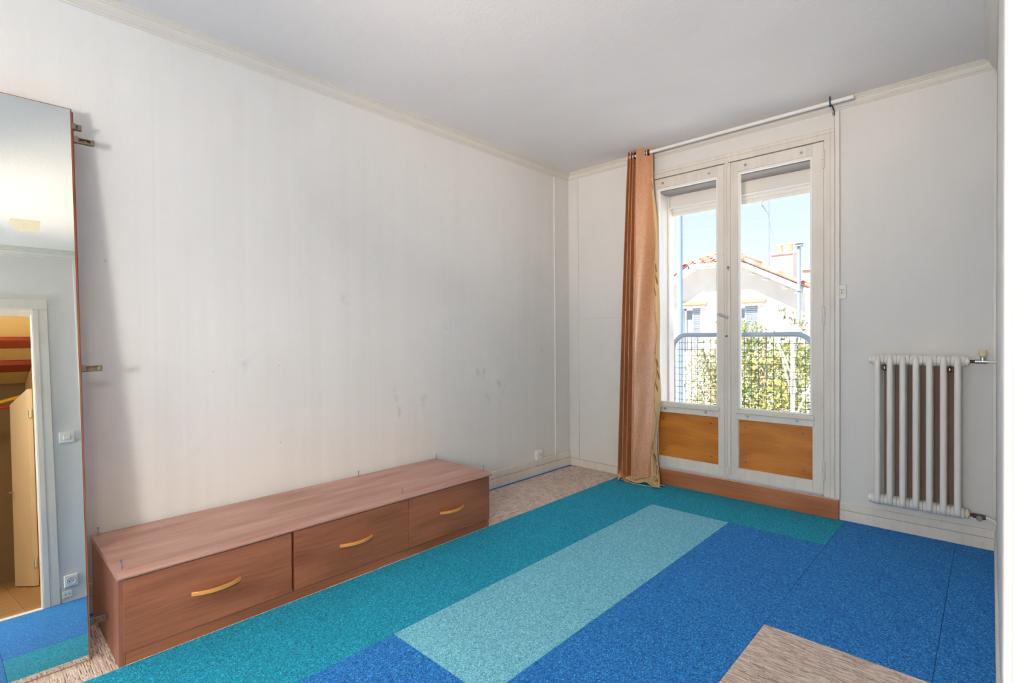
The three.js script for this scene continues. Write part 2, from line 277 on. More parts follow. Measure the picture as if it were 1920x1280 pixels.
// ---------------------------------------------------------------- balcony doors
{
  const g = structGroup('door_1', 'pair of white glazed balcony doors with plywood lower panels');
  const t = 0.014; // room-side face of frame
  // fixed frame
  child('frame', metreUV(merge([rspan(0.752, 0.776, 0.12, 2.3225, -0.06, t + 0.006, 0.004), rspan(1.965, 1.99, 0.12, 2.3225, -0.06, t + 0.006, 0.004), rspan(0.752, 1.99, 2.322, 2.347, -0.06, t + 0.006, 0.004),
    rspan(0.775, 0.781, 0.12, 2.2885, -0.058, t, 0.002), rspan(1.9315, 1.966, 0.12, 2.2885, -0.058, t, 0.003), rspan(0.775, 1.966, 2.288, 2.324, -0.058, t, 0.003)])), M.paint, g);
  const leaf = (x0, x1, gx0, gx1, meet) => {
    const l = new THREE.Group(); l.name = g.children.some((o) => o.name === 'leaf') ? 'leaf_001' : 'leaf'; g.add(l);
    const z0 = -0.045, z1 = 0.008, y0 = 0.132, y1 = 2.2835, a = 0.208, b = 0.539, c = 0.61, d = 2.212;
    const S = (p, q, r, s, zz = z1, rad = 0.004) => metreUV(rspan(p, q, r, s, z0, zz, rad), 1, rnd(), rnd());
    child('stile', S(x0, gx0, y0, y1), M.paint, l); child('stile', S(gx1, x1, y0, y1), M.paint, l);
    child('rail', S(gx0 - 0.002, gx1 + 0.002, d, y1, z1 - 0.0006), M.paint, l);
    child('rail', merge([S(gx0 - 0.01, gx1 + 0.01, b, c - 0.012, z1 + 0.004), metreUV(rspan(gx0 - 0.012, gx1 + 0.012, c - 0.03, c - 0.002, -0.03, z1 + 0.016, 0.007))]), M.paint, l);
    child('rail', S(gx0 - 0.002, gx1 + 0.002, y0, a, z1 - 0.0006), M.paint, l);
    child('plywood_panel', metreUV(rspan(gx0 + 0.003, gx1 - 0.003, a - 0.004, b + 0.004, -0.016, -0.004, 0.001), 1, rnd(), rnd()), M.plywood, l);
    for (const [sx, sy] of [[gx0 + 0.045, a + 0.045], [gx1 - 0.05, a + 0.05], [gx0 + 0.045, b - 0.05], [gx1 - 0.055, b - 0.05]]) child('screw', cyl(0.006, 0.0065, 0.004, 14).rotateX(P / 2).translate(sx, sy, -0.003), M.bronze, l);
    const bw = 0.013; // glazing bead
    child('glazing_bead', merge([rspan(gx0 - 0.002, gx0 + bw, c, d, -0.03, 0.004, 0.005), rspan(gx1 - bw, gx1 + 0.002, c, d, -0.03, 0.004, 0.005), rspan(gx0 + 0.009, gx1 - 0.009, d - bw, d + 0.002, -0.029, 0.0032, 0.005), rspan(gx0 + 0.009, gx1 - 0.009, c - 0.003, c + bw * 0.6, -0.029, 0.0032, 0.005)]), M.bead, l);
    child('pane', span(gx0 - 0.004, gx1 + 0.004, c - 0.004, d + 0.004, -0.0215, -0.0185), M.glass, l);
    for (const [sx, sy, sz] of [[gx0 + 0.065, (b + c) / 2 - 0.008, z1 + 0.004], [gx1 - 0.085, (b + c) / 2 - 0.008, z1 + 0.004], [gx0 + 0.05, d + 0.035, z1], [gx1 - 0.06, d + 0.032, z1]]) child('screw', cyl(0.0085, 0.0095, 0.005, 16).rotateX(P / 2).translate(sx, sy, sz + 0.001), M.steel, l);
    if (meet) { // rounded astragal, bolt keep, catch and handle
      child('astragal', metreUV(merge([rspan(1.331, 1.377, 0.15, 2.285, 0.0, 0.017, 0.006), cyl(0.011, 0.011, 2.12, 16).translate(1.346, 1.215, 0.014)])), M.paint, l);
      child('bolt', merge([rspan(1.344, 1.366, 0.15, 0.21, 0.012, 0.024, 0.004), rspan(1.344, 1.366, 2.262, 2.3, 0.01, 0.022, 0.004)]), M.paint, l);
      child('catch', merge([cyl(0.007, 0.009, 0.014, 16).rotateX(P / 2), new THREE.SphereGeometry(0.0075, 14, 10).translate(0, 0, 0.009), rbox(0.008, 0.03, 0.005, 0.002, 0.002, -0.012, -0.003)]).translate(1.364, 1.573, 0.024), M.steel, l);
      child('handle', merge([cyl(0.011, 0.013, 0.02, 16).rotateX(P / 2), (() => { const q = new THREE.LatheGeometry([[0.0001, 0], [0.006, 0.001], [0.009, 0.02], [0.0105, 0.04], [0.008, 0.056], [0.0001, 0.06]].map(([r, y]) => new THREE.Vector2(r, y)), 16); return q.rotateZ(P / 2 - 0.35).translate(0.002, 0.004, 0.014); })()]).translate(1.352, 1.232, 0.028), M.steel, l);
      child('keyhole', cyl(0.007, 0.007, 0.003, 14).rotateX(P / 2).scale(1.25, 0.7, 1).translate(1.353, 1.104, 0.0252), M.hole, l);
    }
    return l;
  };
  leaf(0.7825, 1.352, 0.832, 1.288, false); leaf(1.3535, 1.93, 1.4225, 1.868, true);
  for (const y of [2.17, 1.22, 0.275]) child('hinge', merge([cyl(0.0085, 0.0085, 0.05, 14).translate(1.9315, y + 0.0265, 0.013), cyl(0.0085, 0.0085, 0.05, 14).translate(1.9315, y - 0.0265, 0.013), new THREE.SphereGeometry(0.0085, 12, 8).translate(1.9315, y + 0.053, 0.013)]), M.paint, g);
}
struct('trim_7', 'white cable trunking strip running up beside the balcony doors', metreUV(merge([rspan(1.991, 2.015, 0.122, 2.44, 0.0, 0.02, 0.003)])), M.white);
{
  const t = thing('threshold_board', 'pinkish wood-effect board set as a step below the balcony doors', 'board');
  child('front_board', metreUV(rspan(0.775, 2.0105, 0.0, 0.117, 0.012, 0.03, 0.003), 1, 0.1, 0.3), M.threshold, t);
  child('cap', rspan(0.775, 2.0105, 0.1165, 0.1235, 0.008, 0.031, 0.003), std({ color: 0xd8b8a0, roughness: 0.5 }), t);
}
{ // sockets and switches
  const s = thing('light_switch', 'small white two-button wall switch above and left of the radiator', 'light switch');
  child('plate', rspan(2.004, 2.049, 1.322, 1.408, 0.006, 0.016, 0.006), M.plastic, s);
  child('button', rspan(2.016, 2.037, 1.345, 1.385, 0.014, 0.02, 0.003), M.plastic, s);
  for (const y of [1.357, 1.373]) child('indicator', cyl(0.003, 0.003, 0.002, 12).rotateX(P / 2).translate(2.0265, y, 0.0205), M.hole, s);
  const socket = (name, label, at, turn) => {
    const t = thing(name, label, 'power socket', at); t.rotation.y = turn;
    child('plate', rbox(0.075, 0.078, 0.034, 0.008, 0, 0, 0.012), M.plastic, t);
    child('well', merge([new THREE.LatheGeometry([[0.0001, -0.004], [0.019, -0.004], [0.021, 0.0015], [0.025, 0.003], [0.026, 0]].map(([r, y]) => new THREE.Vector2(r, y)), 24).rotateX(P / 2).translate(0, 0, 0.0295)]), M.plastic, t);
    for (const x of [-0.0095, 0.0095]) child('pin_hole', cyl(0.0032, 0.0032, 0.003, 10).rotateX(P / 2).translate(x, -0.003, 0.028), M.hole, t);
    child('earth_pin', cyl(0.0024, 0.0024, 0.018, 10).rotateX(P / 2).translate(0, 0.009, 0.036), M.steel, t);
    return t;
  };
  socket('power_socket', 'white surface-mounted socket low on the left wall near the far corner', [-0.001, 0.155, 0.43], P / 2);
  socket('power_socket', 'white socket above the skirting by the doorway, seen in the mirror', [W + 0.001, 0.13, 3.128], -P / 2);
  const d = thing('light_switch', 'wide white light switch beside the doorway, seen in the mirror', 'light switch');
  child('plate', rspan(W - 0.011, W, 1.052, 1.132, 3.07, 3.155, 0.004), M.plastic, d); child('button', rspan(W - 0.015, W - 0.009, 1.075, 1.108, 3.095, 3.132, 0.002), M.plastic, d);
  const e = thing('aerial_socket', 'small white double outlet in the skirting, seen in the mirror', 'outlet');
  child('plate', rspan(W - 0.014, W - 0.006, 0.028, 0.07, 3.125, 3.175, 0.003), M.plastic, e); for (const z of [3.14, 3.16]) child('pin_hole', cyl(0.003, 0.003, 0.002, 10).rotateZ(P / 2).translate(W - 0.0145, 0.05, z), M.hole, e);
}

// ---------------------------------------------------------------- radiator
{
  const t = thing('radiator', 'white seven-column cast iron radiator on the wall right of the balcony doors', 'radiator');
  const colGeo = (() => { const z0 = 0.052, z1 = 0.132, y0 = 0.162, y1 = 0.994, r = 0.0405, pts = []; for (let k = 0; k <= 10; k++) pts.push(V(0, lerp(y0 + r, y1 - r, k / 10), z1)); for (let k = 1; k < 8; k++) { const a = (k / 8) * P; pts.push(V(0, y1 - r + Math.sin(a) * r * 0.75, (z0 + z1) / 2 + Math.cos(a) * r)); } for (let k = 0; k <= 10; k++) pts.push(V(0, lerp(y1 - r, y0 + r, k / 10), z0)); for (let k = 1; k < 8; k++) { const a = (k / 8) * P; pts.push(V(0, y0 + r - Math.sin(a) * r * 0.75, (z0 + z1) / 2 - Math.cos(a) * r)); } return tube(pts, 0.0138, 150, 14, true); })();
  const hub = (y) => new THREE.LatheGeometry([[0.0001, -0.0281], [0.024, -0.0281], [0.0275, -0.025], [0.029, -0.012], [0.0295, 0], [0.029, 0.012], [0.0275, 0.025], [0.024, 0.0281], [0.0001, 0.0281]].map(([r, h]) => new THREE.Vector2(r, h)), 28).rotateZ(P / 2).translate(0, y, 0.092);
  const sec = merge([colGeo, hub(0.968), hub(0.188)]);
  for (let i = 0; i < 7; i++) child('column', sec, M.radiator, t).position.x = 2.2145 + i * 0.0561;
  const plug = (x, y, m = M.radiator) => child('plug', merge([cyl(0.024, 0.024, 0.012, 24).rotateZ(P / 2), cyl(0.014, 0.014, 0.022, 6).rotateZ(P / 2)]).translate(x, y, 0.092), m, t);
  plug(2.18, 0.968); plug(2.18, 0.188); plug(2.585, 0.968); plug(2.587, 0.188, M.cream);
  for (const x of [2.243, 2.519]) child('bracket', merge([new THREE.TorusGeometry(0.012, 0.005, 10, 20).rotateY(0.5).translate(x, 0.925, 0.1), rspan(x - 0.005, x + 0.005, 0.915, 0.94, 0.006, 0.1, 0.003)]), M.bronze, t);
  child('brown_patch', rspan(2.228, 2.548, 0.2, 0.95, 0.004, 0.0075, 0.001), std({ color: 0x94806f, roughness: 0.9 }), t);  // brown sheet on the wall behind the columns
  // upper valve
  child('nipple', cyl(0.0085, 0.0085, 0.03, 14).rotateZ(P / 2).translate(2.607, 0.968, 0.092), M.rust, t);
  const v = child('valve', merge([cyl(0.0125, 0.0125, 0.014, 6).rotateZ(P / 2).translate(2.623, 0.968, 0.092), cyl(0.0095, 0.0115, 0.03, 18).rotateZ(P / 2).translate(2.643, 0.968, 0.092), cyl(0.011, 0.011, 0.01, 6).rotateZ(P / 2).translate(2.66, 0.968, 0.092), cyl(0.0105, 0.0105, 0.02, 18).translate(2.645, 0.982, 0.092)]), M.steel, t);
  child('valve_head', new THREE.LatheGeometry([[0.0001, 0], [0.011, 0], [0.0135, 0.006], [0.0165, 0.009], [0.0165, 0.03], [0.014, 0.036], [0.0001, 0.037]].map(([r, y]) => new THREE.Vector2(r, y)), 12).translate(2.645, 0.99, 0.092), M.cream, v);
  child('pipe', bar(V(2.662, 0.968, 0.092), V(2.73, 0.968, 0.092), 0.0075, 14), M.white, t);
  // lower valve and curved pipe
  const l = child('valve', merge([cyl(0.008, 0.008, 0.02, 14).rotateZ(P / 2).translate(2.605, 0.187, 0.092), cyl(0.012, 0.012, 0.012, 6).rotateZ(P / 2).translate(2.615, 0.186, 0.092), cyl(0.01, 0.011, 0.028, 16).rotateZ(P / 2).translate(2.634, 0.185, 0.092), cyl(0.0115, 0.0115, 0.012, 6).rotateZ(P / 2).translate(2.652, 0.184, 0.092)]), M.rust, t);
  child('cap', merge([cyl(0.0125, 0.0135, 0.012, 18), cyl(0.009, 0.0125, 0.005, 18).translate(0, 0.008, 0)]).rotateX(P / 2).translate(2.634, 0.18, 0.11), std({ color: 0x8d8f92, roughness: 0.5 }), l);
  child('pipe', tube([V(2.655, 0.184, 0.092), V(2.672, 0.182, 0.092), V(2.688, 0.172, 0.092), V(2.7, 0.158, 0.092), V(2.73, 0.15, 0.092)], 0.0075, 24, 12), M.white, t);
}

// ---------------------------------------------------------------- curtain rod, curtain and sheer
const RZ = 0.1, RY = 2.468;
{
  const t = thing('curtain_rod', 'thin white curtain rod above the balcony doors', 'curtain rod');
  child('rod', bar(V(0.64, RY, RZ), V(2.1, RY, RZ), 0.0115, 18), M.bead, t);
  const hook = std({ color: 0x35465c, roughness: 0.4, metalness: 0.5 });
  child('bracket', merge([bar(V(0.77, RY - 0.004, 0), V(0.77, RY - 0.004, 0.09), 0.005, 10), rspan(0.758, 0.782, RY - 0.045, RY + 0.005, 0.0, 0.006, 0.002)]), hook, t);
  for (const x of [1.985]) child('bracket', merge([tube([V(x, RY + 0.03, RZ + 0.012), V(x, RY + 0.022, RZ + 0.019), V(x, RY, RZ + 0.018), V(x, RY - 0.015, RZ + 0.004), V(x, RY - 0.014, RZ - 0.012), V(x, RY - 0.005, RZ - 0.03), V(x, RY - 0.01, RZ - 0.06), V(x, RY - 0.02, 0.0)], 0.004, 40, 8), cyl(0.009, 0.009, 0.008, 12).translate(x, RY - 0.019, RZ + 0.003), rspan(x - 0.012, x + 0.012, RY - 0.045, RY + 0.005, 0.0, 0.006, 0.002)]), hook, t);
}
function cloth(fn, nu, nv, thick = 0.0014) { // closed sheet: front, back and rim
  const grid = []; for (let j = 0; j <= nv; j++) for (let i = 0; i <= nu; i++) grid.push(fn(i / nu, j / nv));
  const nrm = grid.map((p, k) => { const i = k % (nu + 1), j = Math.floor(k / (nu + 1)), a = grid[j * (nu + 1) + Math.min(nu, i + 1)].clone().sub(grid[j * (nu + 1) + Math.max(0, i - 1)]), b = grid[Math.min(nv, j + 1) * (nu + 1) + i].clone().sub(grid[Math.max(0, j - 1) * (nu + 1) + i]); return a.cross(b).normalize(); });
  const N = grid.length, pos = new Float32Array(N * 6), uv = new Float32Array(N * 4), ix = [];
  for (let k = 0; k < N; k++) for (const s of [0, 1]) { const q = grid[k].clone().addScaledVector(nrm[k], s ? thick : -thick), o = k + s * N; pos.set([q.x, q.y, q.z], o * 3); uv.set([(k % (nu + 1)) / nu, 1 - Math.floor(k / (nu + 1)) / nv], o * 2); }
  for (let j = 0; j < nv; j++) for (let i = 0; i < nu; i++) { const a = j * (nu + 1) + i, b = a + 1, c = a + nu + 1, d = c + 1; ix.push(a, b, c, b, d, c, N + a, N + c, N + b, N + b, N + c, N + d); }
  const rim = (a, b) => ix.push(a, N + a, b, b, N + a, N + b);
  for (let i = 0; i < nu; i++) { rim(i + 1, i); rim(nv * (nu + 1) + i, nv * (nu + 1) + i + 1); }
  for (let j = 0; j < nv; j++) { rim(j * (nu + 1), (j + 1) * (nu + 1)); rim((j + 1) * (nu + 1) + nu, j * (nu + 1) + nu); }
  const g = new THREE.BufferGeometry(); g.setAttribute('position', new THREE.BufferAttribute(pos, 3)); g.setAttribute('uv', new THREE.BufferAttribute(uv, 2)); g.setIndex(ix); g.computeVertexNormals(); return g;
}
{
  const weave = (() => { const a = noise2(300, 40, 201), b = noise2(60, 500, 202), c = noise2(4, 9, 203); return pixelTex(512, 1024, (u, v) => { const k = (a(u, v) - 0.5) * 20 + (b(u, v) - 0.5) * 22 + (c(u, v) - 0.5) * 12; return [206 + k, 144 + k * 0.9, 98 + k * 0.8]; }); })();
  const satin = new THREE.MeshPhysicalMaterial({ map: weave, roughness: 0.4, specularIntensity: 1, ior: 1.9, sheen: 0.3, sheenRoughness: 0.4, sheenColor: new THREE.Color(0.9, 0.7, 0.55), side: THREE.DoubleSide });
  const t = thing('curtain', 'terracotta satin eyelet curtain gathered at the left of the balcony doors', 'curtain');
  const f = (s) => s < 0.52 ? Math.sin((s / 0.52) * 3 * 2 * P + 0.6) : 0.56 * (1 - smooth(0.52, 0.56, s)) + 1.5 * smooth(0.52, 0.62, s) - 2.5 * Math.pow(clamp((s - 0.6) / 0.4, 0, 1), 1.25);
  const fx = (s) => s < 0.52 ? s * 0.72 : 0.374 + (s - 0.52) / 0.48 * 0.626;
  child('cloth_panel', cloth((s, v) => {
    const y = lerp(2.515, 0.035 + 0.02 * Math.sin(s * 9), v), low = smooth(0.55, 1, v), xl = lerp(0.655, 0.552, Math.pow(v, 0.8)), xr = lerp(0.835, 0.858, v);
    const wob = 0.004 * Math.sin(v * 9 + s * 14) + 0.005 * low * Math.sin(s * 21 + v * 15);
    return V(lerp(xl, xr, fx(s)) + wob * 0.6 + 0.006 * Math.cos((s / 0.52) * 6 * P) * (s < 0.52 ? 1 : 0), y, 0.1 + lerp(0.028, 0.036, v) * f(s) + wob);
  }, 120, 60), satin, t);
  const ringM = new THREE.MeshStandardMaterial({ color: 0x4a3a30, roughness: 0.35, metalness: 0.9 });
  for (const [x, turn] of [[0.672, 0.9], [0.71, -0.9], [0.75, 0.8], [0.812, 0.5]]) child('eyelet', merge([new THREE.TorusGeometry(0.019, 0.0045, 10, 26), new THREE.TorusGeometry(0.015, 0.002, 8, 24)]).rotateY(P / 2 + turn * 0.6).translate(x, RY, RZ), ringM, t);
  child('hem_fold', cloth((s, v) => { // turned-over corner lying on the carpet
    const a = s * 2 - 1, r = v; return V(0.555 + 0.15 * s + 0.02 * r, 0.004 + 0.05 * (1 - r) * (0.6 + 0.4 * Math.cos(s * 7)) + 0.018 * Math.sin(s * 11 + r * 5) * r + 0.012, 0.075 + 0.075 * r + 0.02 * Math.sin(s * 5) * r + 0.01 * a * a);
  }, 40, 20), satin, t);

  const gold = canvasTex(512, 2048, (g, w, h) => { // sheer with an embroidered climbing vine
    g.fillStyle = 'rgb(252,232,186)'; g.fillRect(0, 0, w, h);
    for (let i = 0; i < 1400; i++) { g.globalAlpha = 0.10; g.fillStyle = rnd() < 0.5 ? '#fff0cc' : '#a88238'; g.fillRect(rnd() * w, rnd() * h, rr(1, 3), rr(60, 500)); }
    g.globalAlpha = 0.95; g.strokeStyle = '#a46a20'; g.lineWidth = 12; g.lineCap = 'round';
    for (const ph of [0, 2.4]) { g.beginPath(); for (let y = 0; y <= h; y += 8) g.lineTo(w * (0.5 + 0.3 * Math.sin(y / 95 + ph)), y); g.stroke(); }
    for (let y = 30; y < h; y += 74) { const x = w * (0.5 + 0.3 * Math.sin(y / 95)); for (const s of [-1, 1]) { g.fillStyle = s > 0 ? '#b57a26' : '#f0dcb0'; g.beginPath(); g.ellipse(x + s * 46, y + s * 14, 42, 16, s * 0.7, 0, 7); g.fill(); } }
  });
  const organza = new THREE.MeshPhysicalMaterial({ map: gold, roughness: 0.5, transmission: 0.5, thickness: 0, side: THREE.DoubleSide });
  const s = thing('sheer_curtain', 'narrow gold sheer curtain with embroidered vines beside the satin curtain', 'curtain');
  child('cloth_panel', cloth((u, v) => {
    const y = lerp(2.455, 0.02, v), pinch = 1 - 0.3 * smooth(0.72, 0.86, v) + 0.35 * smooth(0.9, 1, v), out = smooth(0.0, 0.35, v);
    const x = lerp(0.79, 0.805, v) + (u * lerp(0.05, 0.086, out)) * pinch + 0.005 * Math.sin(v * 23 + u * 3);
    return V(x, y, 0.074 + 0.014 * Math.sin(u * 8.5 + v * 3) + 0.012 * smooth(0.85, 1, v) * Math.sin(u * 9 + v * 30) + 0.03 * smooth(0.8, 1, v));
  }, 40, 110, 0.0008), organza, s);
  for (const x of [0.79, 0.82]) child('eyelet', new THREE.TorusGeometry(0.017, 0.003, 8, 22).rotateY(P / 2 + 0.4).translate(x, RY, RZ), ringM, s);
  const pud = (u, v) => V(0.63 + 0.29 * u + 0.012 * Math.sin(v * 7), 0.003 + 0.065 * Math.pow(Math.sin(P * clamp(u * 1.15, 0, 1)), 0.7) * (1 - v) + 0.04 * (0.5 + 0.5 * Math.sin(u * 12 + 0.6)) * v * (1 - 0.6 * v) + 0.006, 0.07 + 0.085 * v + 0.012 * Math.sin(u * 9));
  child('hem_fold', cloth(pud, 60, 24, 0.001), organza, s);
  child('hem_cord', merge([tube([...Array(14)].map((_, k) => pud(k / 13, 1.0).add(V(0, 0.003, 0.001))), 0.0028, 70, 8), tube([V(0.6, 0.01, 0.15), V(0.64, 0.008, 0.163), V(0.7, 0.006, 0.17), V(0.78, 0.006, 0.17), V(0.86, 0.007, 0.162), V(0.93, 0.006, 0.14)], 0.0026, 50, 8)]), std({ color: 0xd8c08a, roughness: 0.5 }), s);
  const petal = std({ color: 0xd9ae84, roughness: 0.45 }), pg = [];
  for (let k = 0; k < 26; k++) { const a = rnd() * 2 * P, r = 0.026 * Math.sqrt(rnd()); pg.push(new THREE.SphereGeometry(1, 8, 6).scale(0.0045, 0.008, 0.003).rotateZ(rr(-1.5, 1.5)).translate(0.868 + r * Math.cos(a), 0.075 + r * 1.1 * Math.sin(a), 0.118 + rr(-0.004, 0.008))); }
  child('embroidered_flower', merge(pg), petal, s);
}

// ---------------------------------------------------------------- drawer unit
{
  const t = thing('drawer_unit', 'long low reddish wood three-drawer unit against the left wall', 'drawer unit');
  const z0 = 1.497, z1 = 3.242, xb = 0.026, xf = 0.536;
  // top board with a rounded nose
  const nose = [[xb, 0.3], [0.545, 0.3], [0.5525, 0.3035], [0.556, 0.31], [0.5525, 0.3165], [0.545, 0.32], [xb, 0.32]];
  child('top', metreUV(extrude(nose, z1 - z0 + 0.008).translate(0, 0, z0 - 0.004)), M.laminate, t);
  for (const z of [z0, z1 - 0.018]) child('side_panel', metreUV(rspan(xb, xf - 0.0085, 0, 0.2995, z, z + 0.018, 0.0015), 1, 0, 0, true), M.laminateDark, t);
  child('divider', metreUV(rspan(xb, xf - 0.02, 0.03, 0.2995, 2.642, 2.66, 0.001)), M.laminateDark, t);
  child('plinth', metreUV(rspan(xf - 0.03, xf - 0.0115, 0, 0.052, z0 + 0.018, z1 - 0.018, 0.001)), M.laminateDrawer, t);
  child('back_panel', metreUV(span(xb, xb + 0.004, 0.02, 0.2995, z0 + 0.018, z1 - 0.018)), M.laminateDark, t);
  const bowGeo = (L) => { const o = [], i = []; for (let k = 0; k <= 24; k++) { const a = -1 + k / 12, w = 1 - a * a; o.push([a * L / 2, 0.004 + 0.027 * w]); i.push([a * L / 2 * 0.97, -0.001 + 0.024 * w]); } return extrude([...i, ...o.reverse()], 0.011, 0.0012); };
  for (const [a, b] of [[2.658, 3.229], [2.0695, 2.6485], [1.5, 2.0675]]) {
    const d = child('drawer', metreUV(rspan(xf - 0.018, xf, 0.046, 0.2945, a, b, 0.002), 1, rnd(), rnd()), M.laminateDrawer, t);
    const L = 0.168, hz = (a + b) / 2;
    child('handle', bowGeo(L).rotateX(-P / 2).rotateY(-P / 2).translate(xf, 0.168, hz), M.handle, d);
  }
  for (const [x, z] of [[0.05, 3.225], [0.49, 3.226], [0.5, 2.08], [0.05, 2.062], [0.495, 1.508], [0.05, 1.502]]) child('metal_dowel', merge([cyl(0.0042, 0.0042, 0.01, 12).translate(0, 0.005, 0), cyl(0.0026, 0.0026, 0.022, 10).translate(0, 0.016, 0), cyl(0.0042, 0.0034, 0.006, 12).translate(0, 0.029, 0)]).translate(x, 0.32, z), M.steel, t);
}

// ---------------------------------------------------------------- leaning wardrobe doors
const TILT = 0.1396;
function hingeGeo(len) { // concealed hinge: cup, body, arm and mounting slot
  return merge([cyl(0.017, 0.017, 0.01, 24).rotateZ(P / 2).translate(0.004, 0, 0.018), rbox(0.016, 0.026, 0.016, 0.003, 0, 0, -0.004), rbox(0.014, 0.005, len, 0.0015, -0.003, 0.0085, -len / 2), rbox(0.014, 0.005, len, 0.0015, -0.003, -0.0085, -len / 2), rbox(0.003, 0.018, len * 0.82, 0.001, -0.009, 0, -len * 0.46), cyl(0.004, 0.004, 0.022, 10).translate(0, 0, -0.012), cyl(0.0045, 0.0045, 0.006, 10).rotateZ(P / 2).translate(-0.004, 0, -len * 0.55), rbox(0.016, 0.02, 0.012, 0.002, -0.004, 0, -len + 0.006)]);
}
{
  const t = thing('mirror_door', 'wardrobe door faced with a full-height mirror, leaning at the left', 'mirror', [0.4025, 0.0005, 3.302]);
  t.rotation.set(0, -0.004, TILT);
  const hgt = 2.001, wid = 0.5;
  child('door_panel', metreUV(rspan(-0.022, -0.0045, 0, hgt + 0.001, -0.0012, wid, 0.0015), 1, 0, 0, true), M.laminateDark, t);
  child('edge_band', merge([rspan(-0.0225, -0.004, 0, hgt + 0.0015, -0.0035, -0.001, 0.0008), rspan(-0.0225, -0.004, hgt, hgt + 0.0025, -0.003, wid, 0.0008)]), M.edge, t);
  child('mirror', rspan(-0.0045, 0, 0.004, hgt - 0.002, 0.001, wid - 0.002, 0.0008), M.mirror, t);
  const hg = child('hinge', hingeGeo(0.03), M.bronze, t); hg.position.set(-0.026, 1.945, -0.004);
  const tagTex = canvasTex(256, 128, (g, w, h) => { g.fillStyle = 'rgb(222,214,180)'; g.fillRect(0, 0, w, h); g.globalAlpha = 0.25; g.strokeStyle = '#b9ad80'; g.lineWidth = 5; g.beginPath(); g.moveTo(118, 40); g.lineTo(118, 92); g.quadraticCurveTo(150, 90, 148, 64); g.quadraticCurveTo(146, 40, 118, 42); g.stroke(); });
  const tg = extrude([[3.395 - 3.302, 1.529], [3.472 - 3.302, 1.527], [3.478 - 3.302, 1.508], [3.45 - 3.302, 1.483], [3.40 - 3.302, 1.487]].map(([z, y]) => [-z, y / Math.cos(TILT) + 0.004]), 0.0006).rotateY(P / 2);
  { const p = tg.attributes.position, uv = tg.attributes.uv; tg.computeBoundingBox(); const b = tg.boundingBox; for (let i = 0; i < p.count; i++) uv.setXY(i, 1 - (p.getZ(i) - b.min.z) / (b.max.z - b.min.z), (p.getY(i) - b.min.y) / (b.max.y - b.min.y)); }
  const pt = child('paper_sticker', tg.translate(0.0002, 0, 0), std({ map: tagTex, roughness: 0.8, side: THREE.DoubleSide }), t); pt.userData.label = 'torn cream paper sticker';
}
{
  const t = thing('wardrobe_door', 'plain wardrobe door leaning behind the mirrored one, edge showing', 'door panel', [0.379, 0.0005, 3.302]);
  t.rotation.set(-0.0022, -0.004, TILT);
  child('door_panel', metreUV(rspan(-0.019, 0, 0, 1.998, -0.003, 0.498, 0.0015), 1, 0, 0, true), M.laminateDark, t);
  child('edge_band', rspan(-0.0192, 0.0004, 0, 1.998, -0.006, -0.0028, 0.0008), M.edge, t);
  for (const y of [1.895, 1.012, 0.115]) { const h = child('hinge', hingeGeo(y > 1 ? 0.06 : 0.048), M.bronze, t); h.position.set(-0.012, y, -0.008); }
}

